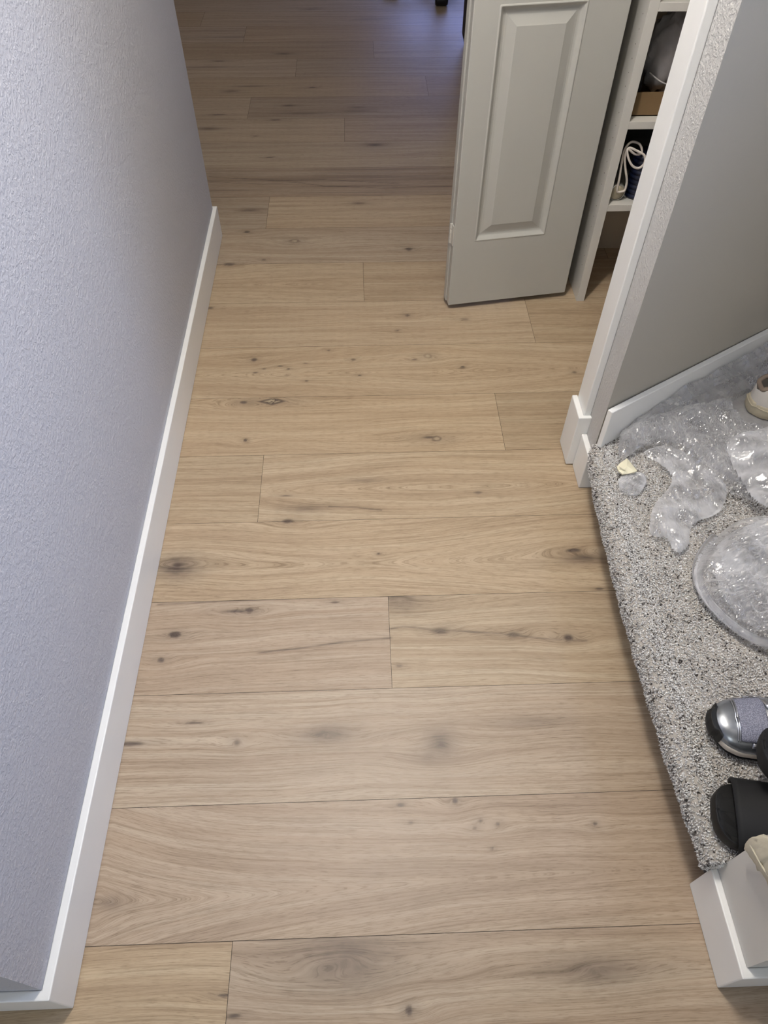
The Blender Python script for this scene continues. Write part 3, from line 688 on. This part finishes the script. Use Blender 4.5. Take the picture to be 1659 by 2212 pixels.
def sheet(name, poly_px, zref, z0, bulge, camp, seed, mat, parent, step=0.0026, freq=16, zfun=None, width=0.05, stretch=1.0):
    poly = [tuple(atz(x, y, zref))[:2] for x, y in poly_px]
    poly = [tuple(p)[:2] for p in spline([(x, y, 0) for x, y in poly], 6, True)]
    P = np.array(poly); gx, gy = np.meshgrid(np.arange(P[:, 0].min(), P[:, 0].max(), step), np.arange(P[:, 1].min(), P[:, 1].max(), step))
    ins = inpoly(gx, gy, poly); d = edgedist(gx, gy, poly)
    ins &= ((gx-A0.x)*nrm.x+(gy-A0.y)*nrm.y) > 0.006+0.012*((gx < 9))
    e = np.clip(d/width, 0, 1); prof = np.sqrt(1-(1-e)**2)
    h = z0+bulge*prof*(0.55+0.9*fbm(gx*9, gy*9, seed+50, 2))+1.7*camp*(crease(gx*stretch, gy, seed, freq))*np.clip(d/0.012, 0.15, 1)
    if zfun is not None: h = h+zfun(gx, gy)
    h = np.maximum(h, 0.1665)
    under = np.hypot((gx-1.12)/0.19, (gy-1.325)/0.10) < 1
    h = np.where(under, np.minimum(h, 0.196+0.0004*z0), h)
    idx = -np.ones(gx.shape, int); idx[ins] = np.arange(ins.sum())
    V = np.stack([gx[ins], gy[ins], h[ins]], 1)
    a, b, c, dd = idx[:-1, :-1], idx[:-1, 1:], idx[1:, 1:], idx[1:, :-1]
    ok = (a >= 0) & (b >= 0) & (c >= 0) & (dd >= 0)
    Fa = np.stack([a[ok], b[ok], c[ok], dd[ok]], 1)
    return new_obj(name, V.tolist(), Fa.tolist(), mat, parent, False)
def wallrise(gx, gy):
    d = (gx-A0.x)*nrm.x+(gy-A0.y)*nrm.y   # distance from slanted wall
    return 0.055*np.clip(1-d/0.14, 0, 1)**1.5*np.clip((gx-0.66)/0.15, 0, 1)
bagA = thing('plastic_bag', (0, 0, 0), 'large clear crumpled plastic bag against the slanted wall at the back of the carpeted landing', 'plastic bag')
sheet('bag_layer', [(1338, 935), (1352, 915), (1400, 880), (1430, 850), (1500, 800), (1600, 758), (1700, 735), (1760, 900), (1740, 1085), (1640, 1085), (1560, 1055), (1500, 1020), (1440, 985), (1395, 965), (1340, 990)], 0.18, 0.170, 0.030, 0.0040, 3, M_PLAS, bagA, zfun=wallrise, freq=13)
sheet('bag_layer', [(1345, 925), (1420, 905), (1520, 880), (1620, 860), (1740, 880), (1740, 1000), (1660, 1060), (1560, 1030), (1460, 960), (1400, 960), (1350, 960)], 0.19, 0.180, 0.035, 0.0050, 14, M_PLAS, bagA, zfun=wallrise, freq=17, stretch=2.0)
sheet('bag_fold', [(1390, 975), (1440, 960), (1500, 985), (1570, 1040), (1560, 1100), (1500, 1130), (1490, 1175), (1462, 1192), (1440, 1160), (1405, 1150), (1412, 1090), (1450, 1040), (1440, 1010)], 0.18, 0.172, 0.007, 0.0055, 23, M_PLASM, bagA, freq=12, stretch=1.6)
sheet('bag_fold', [(1570, 960), (1610, 930), (1720, 930), (1740, 1100), (1685, 1098), (1640, 1080), (1610, 1040)], 0.22, 0.205, 0.03, 0.0055, 31, M_PLASM, bagA, freq=14, stretch=0.6)
bagB = thing('plastic_bag', (0, 0, 0), 'puffed clear plastic bag bulging on the carpet at the right edge, nearest the silver sneaker', 'plastic bag')
BP = [(1520, 1185), (1545, 1158), (1590, 1128), (1660, 1118), (1740, 1125), (1780, 1250), (1760, 1420), (1690, 1412), (1630, 1395), (1560, 1345), (1512, 1290), (1498, 1240)]
sheet('bag_layer', BP, 0.18, 0.169, 0.050, 0.0042, 41, M_PLAS, bagB, freq=20)
sheet('bag_layer', [(1535, 1200), (1570, 1160), (1650, 1130), (1740, 1150), (1760, 1390), (1690, 1385), (1620, 1360), (1570, 1310), (1540, 1260)], 0.18, 0.180, 0.058, 0.0055, 47, M_PLASM, bagB, freq=24)
edge = [atz(x, y, 0.180) for x, y in [(1545, 1160), (1518, 1195), (1506, 1240), (1522, 1285), (1565, 1335), (1630, 1380), (1700, 1398), (1770, 1402)]]
tube('bag_rim', spline(edge, 10), 0.011, M_PLASM, bagB, n=12, flat=0.6)
scr = thing('plastic_wrapper', (0, 0, 0), 'small clear crumpled wrapper on the carpet just below the cream paper tag', 'wrapper')
sheet('wrapper_film', [(1335, 1035), (1360, 1020), (1390, 1020), (1398, 1040), (1385, 1062), (1372, 1070), (1345, 1062)], 0.175, 0.170, 0.012, 0.0035, 61, M_PLASM, scr, step=0.0018, freq=40)
M_PAPER = simple('cream_paper', srgb(240, 234, 206), 0.6, noise=0.05, nscale=50)
pt = [atz(x, y, 0.184) for x, y in [(1333, 1007), (1340, 1000), (1354, 991), (1362, 997), (1376, 1016), (1372, 1020), (1356, 1022), (1345, 1024), (1336, 1018)]]
ct = sum(pt, Vector())/len(pt)
vs_ = [p+Vector((0, 0, 0.002*((i % 3)-1))) for i, p in enumerate(pt)]+[ct+Vector((0, 0, 0.007))]+[p-Vector((0, 0, 0.003)) for p in pt]
n_ = len(pt); fs_ = [(i, (i+1) % n_, n_) for i in range(n_)]+[(i, n_+1+i, n_+1+(i+1) % n_, (i+1) % n_) for i in range(n_)]+[tuple(range(2*n_, n_, -1))]
ptg = thing('paper_tag', (0, 0, 0), 'torn cream paper tag on the carpet near the wall corner', 'paper')
new_obj('paper', vs_, fs_, M_PAPER, ptg)
tube('fold', spline([atz(1338, 1008, 0.190), atz(1343, 1011, 0.193), atz(1352, 1016, 0.189)], 6), 0.0012, M_PAPER, ptg)
# small print on the clear film near the wall corner
M_INK = simple('black_ink', srgb(40, 40, 40), 0.6)
bm = bmesh.new()
for x, y, r in ((1320, 914, .0016), (1324, 911, .0015), (1315, 920, .0017), (1310, 923, .0015)):
    p = atz(x, y, 0.19); bmesh.ops.create_icosphere(bm, subdivisions=1, radius=r, matrix=Matrix.Translation(p) @ Matrix.Diagonal((1.2, 1.0, 0.5, 1)))
from_bm('printed_marks', bm, M_INK, bagA)

# ---------------------------------------------------------------- shoes
def shoe_fn(L, wmax, vamp, heel, openv=True, open_end=0.52):
    tt = [0, .03, .10, .25, .42, .58, .72, .84, .92, .97, 1.0]
    ww = [0, .45, .68, .74, .76, .90, 1.0, .95, .78, .52, 0]
    hh = [heel*.75, heel, heel*1.02, heel*.95, heel*.95, vamp*1.25, vamp*1.0, vamp*.86, vamp*.74, vamp*.60, vamp*.42]
    tc = np.linspace(0, 1, 200); 
    W_ = np.interp(tc, tt, ww); H_ = np.interp(tc, tt, hh)
    def sm(a, n=5):
        k = np.ones(n)/n; b = np.convolve(np.pad(a, n//2, mode='edge'), k, 'valid'); return b
    W_ = sm(W_, 7); W_[0] = 0; W_[-1] = 0; H_ = sm(H_, 9)
    O_ = np.interp(tc, [0, .04, .40, open_end, 1], [.72, .72, .62, 0, 0]) if openv else tc*0
    return tc, W_*wmax/2, H_, O_
def shoe_pt(S_, L, t, u, side, off=0.0, zs=0.018):
    tc, Wd, Hh, Oo = S_
    w = np.interp(t, tc, Wd)+off; h = np.interp(t, tc, Hh)+off; o = np.interp(t, tc, Oo)
    # curved toe centre line
    cx_ = L*t; cy_ = 0.10*wcurve(t)*L
    ph = u*math.pi/2
    lat = w*(o+(1-o)*math.cos(ph)**0.75)
    z = zs+(h-zs)*math.sin(ph)**0.85
    spring = 0.012*max(0, (t-0.8)/0.2)**2
    return Vector((cx_+off*(1 if t > .97 else 0), cy_+side*lat, z+spring))
def wcurve(t): return 0.25*math.sin(t*math.pi)*-0.4
def cosT(n): return [0.5-0.5*math.cos(math.pi*i/n) for i in range(n+1)]
def shoe_upper(S_, L, mat, parent, name='upper', thick=0.003, n=48, m=14):
    ts = cosT(n); us = [i/m for i in range(m+1)]; bm = bmesh.new()
    G = []
    for t in ts:
        row = [bm.verts.new(shoe_pt(S_, L, t, u, 1)) for u in us]+[bm.verts.new(shoe_pt(S_, L, t, u, -1)) for u in us[::-1]]
        G.append(row)
    for i in range(n):
        for j in range(len(G[0])-1):
            if j == m:
                o = np.interp((ts[i]+ts[i+1])/2, S_[0], S_[3])
                if o > 0.01: continue
            try: bm.faces.new((G[i][j], G[i+1][j], G[i+1][j+1], G[i][j+1]))
            except Exception: pass
    bmesh.ops.remove_doubles(bm, verts=bm.verts, dist=2e-5)
    o = from_bm(name, bm, mat, parent, True)
    so = o.modifiers.new('solid', 'SOLIDIFY'); so.thickness = thick; so.offset = -1
    return o
def shoe_patch(S_, L, t0, t1, u0, u1, side, mat, parent, name, off=0.0042, n=14, m=8, full=False, skew=0.0):
    vs_, fs_ = [], []
    us = [u0+(u1-u0)*j/m for j in range(m+1)]
    cols = [(u, 1) for u in us]+([(u, -1) for u in us[::-1]] if full else [])
    if not full: cols = [(u, side) for u in us]
    for i in range(n+1):
        for u, s in cols:
            t = t0+(t1-t0)*i/n + skew*(1-u)
            vs_.append(shoe_pt(S_, L, min(t, 0.999), u, s, off))
    k = len(cols)
    for i in range(n):
        for j in range(k-1): fs_.append((i*k+j, (i+1)*k+j, (i+1)*k+j+1, i*k+j+1))
    o = new_obj(name, vs_, fs_, mat, parent, True)
    so = o.modifiers.new('solid', 'SOLIDIFY'); so.thickness = 0.0018; so.offset = 0
    return o
def shoe_sole(S_, L, mat, parent, name='sole', z0=0.0, z1=0.02, off=0.004, t0=0.0, t1=1.0, n=60, bulge=0.002):
    tc, Wd, Hh, Oo = S_; ts = [t0+(t1-t0)*c for c in cosT(n)]
    levels = [(z0, -0.002), (z0+0.003, 0.0), (z0+(z1-z0)*.5, bulge), (z1-0.003, 0.0005), (z1, -0.001)]
    bm = bmesh.new(); rings = []
    for z, of in levels:
        r = []
        for s, seq in ((1, ts), (-1, ts[::-1])):
            for t in seq:
                w = float(np.interp(t, tc, Wd)); spring = 0.012*max(0, (t-0.8)/0.2)**2
                # offset outward
                ex = (off+of)
                xx = L*t+(ex if t > 0.985 else (-ex if t < 0.015 else 0)); yy = 0.10*wcurve(t)*L+s*(w+ex*(0.3 if w < 0.002 else 1))
                r.append(bm.verts.new((xx, yy, z+spring)))
        rings.append(r)
    N = len(rings[0])
    for a, b in zip(rings[:-1], rings[1:]):
        for k in range(N): bm.faces.new((a[k], a[(k+1) % N], b[(k+1) % N], b[k]))
    bm.faces.new(rings[0][::-1]); bm.faces.new(rings[-1])
    o = from_bm(name, bm, mat, parent, True)
    for p_ in o.data.polygons:
        if len(p_.vertices) > 4: p_.use_smooth = False
    return o

CZT = 0.1655   # top of the carpet pile
M_SILV = simple('silver_leather', srgb(150, 154, 160), 0.26, metal=0.75, noise=0.06, nscale=120)
M_SILVL = simple('silver_stripe', srgb(196, 198, 204), 0.2, metal=0.9)
def mesh_fab():
    t = NT('grey_mesh'); c = t.n('ShaderNodeTexCoord').outputs['Object']
    v = t.tex('ShaderNodeTexVoronoi', c, Scale=520.0); cc = t.ramp(v.outputs['Distance'], [(0.25, srgb(150, 152, 168)), (0.6, srgb(108, 110, 126))])
    t.l(cc, t.b.inputs['Base Color']); t.b.inputs['Roughness'].default_value = 0.6; t.bump(v.outputs['Distance'], 0.6, 0.0006); return t.m
M_MESH = mesh_fab()
M_RUBB = simple('black_rubber', srgb(18, 17, 16), 0.6, noise=0.2)
M_MID = simple('white_foam', srgb(205, 196, 184), 0.6, noise=0.05)
M_LACE = simple('white_lace', srgb(214, 214, 212), 0.7, noise=0.1, nscale=400)
Ls = 0.285
tip = atz(1531, 1560, CZT+0.02)
ss = thing('silver_sneaker', (tip.x+Ls*math.cos(math.radians(8)), tip.y-Ls*math.sin(math.radians(8))*1.0-0.004, CZT), 'silver running shoe with a black toe bumper, toe towards the hallway floor', 'shoe', (0, 0, math.radians(180-8)))
Sf = shoe_fn(Ls, 0.104, 0.062, 0.085)
shoe_upper(Sf, Ls, M_SILV, ss)
shoe_sole(Sf, Ls, M_RUBB, ss, 'outsole', 0.0, 0.007, 0.002)
shoe_sole(Sf, Ls, M_MID, ss, 'midsole', 0.007, 0.024, 0.004)
shoe_sole(Sf, Ls, M_RUBB, ss, 'toe_bumper', 0.003, 0.036, 0.0062, 0.965, 1.0, n=20)
shoe_patch(Sf, Ls, 0.70, 0.86, 0.50, 1.0, 1, M_MESH, ss, 'mesh_panel', full=True)
shoe_patch(Sf, Ls, 0.862, 0.868, 0.45, 1.0, 1, M_SILVL, ss, 'stripe', 0.0050, n=2, full=True)
shoe_patch(Sf, Ls, 0.874, 0.880, 0.45, 1.0, 1, M_SILVL, ss, 'stripe', 0.0050, n=2, full=True)
for sd in (1, -1):
    shoe_patch(Sf, Ls, 0.655, 0.685, 0.12, 0.88, sd, M_SILVL, ss, 'stripe', 0.0056, n=3, skew=0.06)
    shoe_patch(Sf, Ls, 0.56, 0.59, 0.12, 0.88, sd, M_SILVL, ss, 'stripe', 0.0056, n=3, skew=0.06)
    for tq in (0.76, 0.70): shoe_patch(Sf, Ls, tq, tq+0.035, 0.34, 0.48, sd, M_SILVL, ss, 'side_patch', 0.0056, n=3)
shoe_patch(Sf, Ls, 0.56, 0.66, 0.80, 1.0, 1, M_LACE, ss, 'tongue', 0.0045, full=True)
for i, tq in enumerate((0.655, 0.61, 0.565, 0.52)):
    tube('lace', spline([shoe_pt(Sf, Ls, tq, 0.66, 1, 0.006), shoe_pt(Sf, Ls, tq+.01, 0.9, 1, 0.010), shoe_pt(Sf, Ls, tq+.01, 0.9, -1, 0.010), shoe_pt(Sf, Ls, tq, 0.66, -1, 0.006)], 6), 0.0035, M_LACE, ss, n=8)
p = shoe_pt(Sf, Ls, 0.65, 0.98, 1, 0.010); o = box('lace_badge', p.x-0.006, p.x+0.006, -0.008, 0.006, p.z-0.002, p.z+0.002, M_RUBB, ss, 0.001)

# white sneaker at the back, seen heel first
M_WLEA = simple('white_leather', srgb(214, 208, 200), 0.45, noise=0.05, nscale=40)
M_CREAM = simple('cream_sole', srgb(190, 180, 156), 0.55, noise=0.06)
M_TAN = simple('taupe_lining', srgb(138, 122, 108), 0.8, noise=0.2, nscale=200)
Lw = 0.29
hp = atz(1612, 872, 0.205)
ws = thing('white_sneaker', (hp.x, hp.y-0.010, 0.200), 'white low sneaker with cream rubber sole lying on the clear plastic bag', 'shoe', (0, 0, math.radians(-3)))
Sw = shoe_fn(Lw, 0.108, 0.062, 0.082)
# widen heel
Sw = (Sw[0], np.maximum(Sw[1], 0.040*np.sqrt(np.clip(1-(1-Sw[0]/0.16)**2, 0, 1))*(Sw[0] < .5)), Sw[2], Sw[3])
shoe_upper(Sw, Lw, M_WLEA, ws)
shoe_sole(Sw, Lw, M_CREAM, ws, 'sole', 0.0, 0.036, 0.0045)
shoe_sole(Sw, Lw, M_CREAM, ws, 'foxing_stripe', 0.025, 0.029, 0.0060)
shoe_sole((Sw[0], Sw[1]*0.9, Sw[2], Sw[3]), Lw, M_TAN, ws, 'insole', 0.03, 0.036, -0.004)
tube('collar', spline([shoe_pt(Sw, Lw, t, 1.0, 1, 0.0) for t in (.50, .4, .3, .2, .1, .05, .02)]+[shoe_pt(Sw, Lw, t, 1.0, -1, 0.0) for t in (.02, .05, .1, .2, .3, .4, .50)], 5), 0.006, M_TAN, ws, n=8)

# black slides
M_EVA = simple('black_foam', srgb(11, 11, 12), 0.6, noise=0.3, nscale=500, bump=0.1)
M_EVA2 = simple('charcoal_foam', srgb(17, 18, 21), 0.75, noise=0.2, nscale=400)
def slide(name, loc, rot, label, L=0.27, flatm=M_EVA):
    r = thing(name, loc, label, 'sandal', rot, None)
    Sx = shoe_fn(L, 0.118, 0.06, 0.06)
    w2 = 0.059*np.power(np.clip(1-np.abs(2*Sx[0]-1)**5.0, 0, 1), 0.42)*np.interp(Sx[0], [0, .5, 1], [.82, .84, 1.0])
    Sx = (Sx[0], w2, Sx[2], Sx[3])
    shoe_sole(Sx, L, flatm, r, 'sole', 0, 0.030, 0.0, bulge=0.001)
    shoe_sole((Sx[0], Sx[1]*0.93, Sx[2], Sx[3]), L, M_BLACK, r, 'footbed', 0.028, 0.0315, -0.004)
    # strap arch
    vs_, fs_ = [], []; n, m = 10, 20
    for i in range(n+1):
        t = 0.50+0.36*i/n
        for j in range(m+1):
            a = math.pi*j/m; w = 0.0605
            hz = 0.062*(1-0.25*(i/n))
            vs_.append((L*t+0.012*math.sin(a), 0.0+math.cos(a)*w, 0.010+math.sin(a)**0.7*hz))
    k = m+1
    for i in range(n):
        for j in range(m): fs_.append((i*k+j, (i+1)*k+j, (i+1)*k+j+1, i*k+j+1))
    o = new_obj('strap', vs_, fs_, M_EVA2, r, True); so = o.modifiers.new('solid', 'SOLIDIFY'); so.thickness = 0.006; so.offset = -1
    return r
# toe end towards the hall
tp = atz(1566, 1750, CZT+0.03)
LB = 0.27; aB = math.radians(180-12)
slide('black_slide', (tp.x-0.020-LB*math.cos(aB), tp.y-LB*math.sin(aB), CZT), (0, 0, aB), 'black slide sandal lying flat on the carpet beside the stub wall')
tp2 = atz(1625, 1605, CZT+0.085)
slide('black_slide', (tp2.x+0.235, tp2.y-0.140, CZT+0.100), (math.radians(18), math.radians(3), math.radians(180-26)), 'black slide sandal tipped over the silver sneaker and the flat sandal', flatm=M_EVA2)

# cream cloth bag by the stub wall
M_CANV = simple('cream_canvas', srgb(208, 202, 182), 0.75, noise=0.08, nscale=250, bump=0.25)
cbg = thing('cloth_bag', (0.66, 0.27, CZT), 'cream cloth bag hanging at the stub wall corner, beside the black sandals', 'bag')
def cloth_panel(name, pts_l, pts_r, mat, parent, seed, n=26, m=14, thick=0.004):
    a = spline(pts_l, n//(len(pts_l)-1)); b = spline(pts_r, n//(len(pts_r)-1)); vs_, fs_ = [], []
    for i in range(min(len(a), len(b))):
        for j in range(m+1):
            p = a[i].lerp(b[i], j/m); q = float(fbm(np.array([i*.22]), np.array([j*.35]), seed, 2)[0])-.4
            vs_.append(p+Vector((-0.010*math.sin(math.pi*j/m)-0.012*q, -0.012*q, 0)))
    k = m+1; R_ = min(len(a), len(b))
    for i in range(R_-1):
        for j in range(m): fs_.append((i*k+j, (i+1)*k+j, (i+1)*k+j+1, i*k+j+1))
    o = new_obj(name, vs_, fs_, mat, parent, True); so = o.modifiers.new('solid', 'SOLIDIFY'); so.thickness = thick; return o
def cl(x, y, X):
    d = ray(x, y); t = X/d[0]; return (X-0.66, d[1]*t-0.27, HC+d[2]*t-CZT)
cloth_panel('bag_body', [cl(1608, 1833, .580), cl(1624, 1860, .584), cl(1641, 1888, .586), cl(1668, 1916, .586)], [cl(1650, 1801, .578), cl(1690, 1822, .572), cl(1720, 1850, .572), cl(1750, 1880, .580)], M_CANV, cbg, 4)
tube('bag_seam', spline([cl(1621, 1826, .572), cl(1634, 1850, .568), cl(1650, 1878, .570), cl(1668, 1902, .572)], 6), 0.0016, M_CANV, cbg, n=6)
h0 = Vector(cl(1690, 1822, .578)); h1 = Vector(cl(1720, 1850, .580))
hk = Vector((0.588-0.66, 0.225-0.27, 0.50))
tube('bag_handle', spline([h0, h0.lerp(hk, .6)+Vector((-.006, .012, 0)), hk, h1.lerp(hk, .6)+Vector((-.006, -.012, 0)), h1], 8), 0.004, M_CANV, cbg, n=8)
tag(tube('wall_hook', [(0.596, 0.225, 0.665), (0.582, 0.225, 0.660), (0.574, 0.225, 0.662), (0.571, 0.225, 0.672)], 0.003, M_STEEL, n=8), 'small steel hook on the stub wall holding the cream cloth bag', 'hook')

# ---------------------------------------------------------------- far room things
M_BLK = simple('black_enamel', srgb(16, 17, 22), 0.45)
fl = thing('room_ceiling_light', (-1.3, 4.6, CEIL), 'plain round ceiling light in the far room above the floor', 'ceiling light')
lathe('fixture_base', [(0, 0), (0.13, 0), (0.13, -0.03), (0.10, -0.05), (0, -0.05)], M_TRIM, fl, 28)
bn = thing('waste_bin', (0.70, 4.38, 0), 'tall black bin mostly hidden behind the left edge of the open door', 'bin')
lathe('bin_body', [(0, 0.003), (0.09, 0.003), (0.118, 0.02), (0.130, 0.06), (0.134, 0.5), (0.134, 0.62), (0.128, 0.625), (0.126, 0.5), (0.0, 0.1)], M_BLK, bn, 40)
lathe('bin_rim', [(0.134, 0.60), (0.140, 0.605), (0.140, 0.625), (0.126, 0.627), (0.126, 0.60)], M_BLK, bn, 40)
ch = thing('swivel_chair', (0.53, 5.31, 0), 'black swivel chair whose caster shows at the top edge of the photo', 'chair')
lathe('column', [(0, 0.08), (0.03, 0.08), (0.03, 0.24), (0.018, 0.24), (0.018, 0.42), (0, 0.42)], M_BLK, ch, 20)
for k in range(5):
    a = -math.pi/2-0.05+k*2*math.pi/5; dx_, dy_ = math.cos(a), math.sin(a)
    arm = tube('base_arm', [(dx_*0.02, dy_*0.02, 0.105), (dx_*0.15, dy_*0.15, 0.095), (dx_*0.29, dy_*0.29, 0.075)], 0.020, M_BLK, ch, n=10)
    cst = lathe('caster', [(0, -0.036), (0.034, -0.036), (0.038, -0.028), (0.038, 0.028), (0.034, 0.036), (0, 0.036)], M_BLK, arm, 20, axis='X'); cst.location = (dx_*0.30, dy_*0.30, 0.039)
bm = bmesh.new(); bm_box(bm, -0.24, 0.24, -0.24, 0.24, 0.42, 0.50); o = from_bm('seat', bm, M_BLACK, ch); bev(o, 0.03, 4)
bm = bmesh.new(); bm_box(bm, -0.21, 0.21, 0.22, 0.27, 0.60, 1.05); o = from_bm('backrest', bm, M_BLACK, ch); bev(o, 0.02, 4)
box('back_bar', -0.03, 0.03, 0.24, 0.262, 0.44, 0.66, M_BLK, ch)

# ---------------------------------------------------------------- ceiling light (above the frame)
M_NICKEL = simple('nickel', srgb(170, 165, 158), 0.3, metal=0.9)
em = bpy.data.materials.new('bulb_glow'); em.use_nodes = True
pb = em.node_tree.nodes['Principled BSDF']; pb.inputs['Base Color'].default_value = (1, .95, .88, 1); pb.inputs['Emission Color'].default_value = (1, .88, .7, 1); pb.inputs['Emission Strength'].default_value = 6
cl_ = thing('ceiling_light', (0.05, 1.17, CEIL), 'three bulb nickel ceiling light above the hallway floor', 'ceiling light')
box('mounting_plate', -0.05, 0.05, -0.19, 0.19, -0.025, 0.0, M_NICKEL, cl_, 0.004).rotation_euler = (0, 0, -0.57)
for b in BULBS:
    s = lathe('socket', [(0, 0), (0.018, 0), (0.018, -0.045), (0, -0.045)], M_NICKEL, cl_, 20, loc=(b[0]-0.05, b[1]-1.17, -0.02))
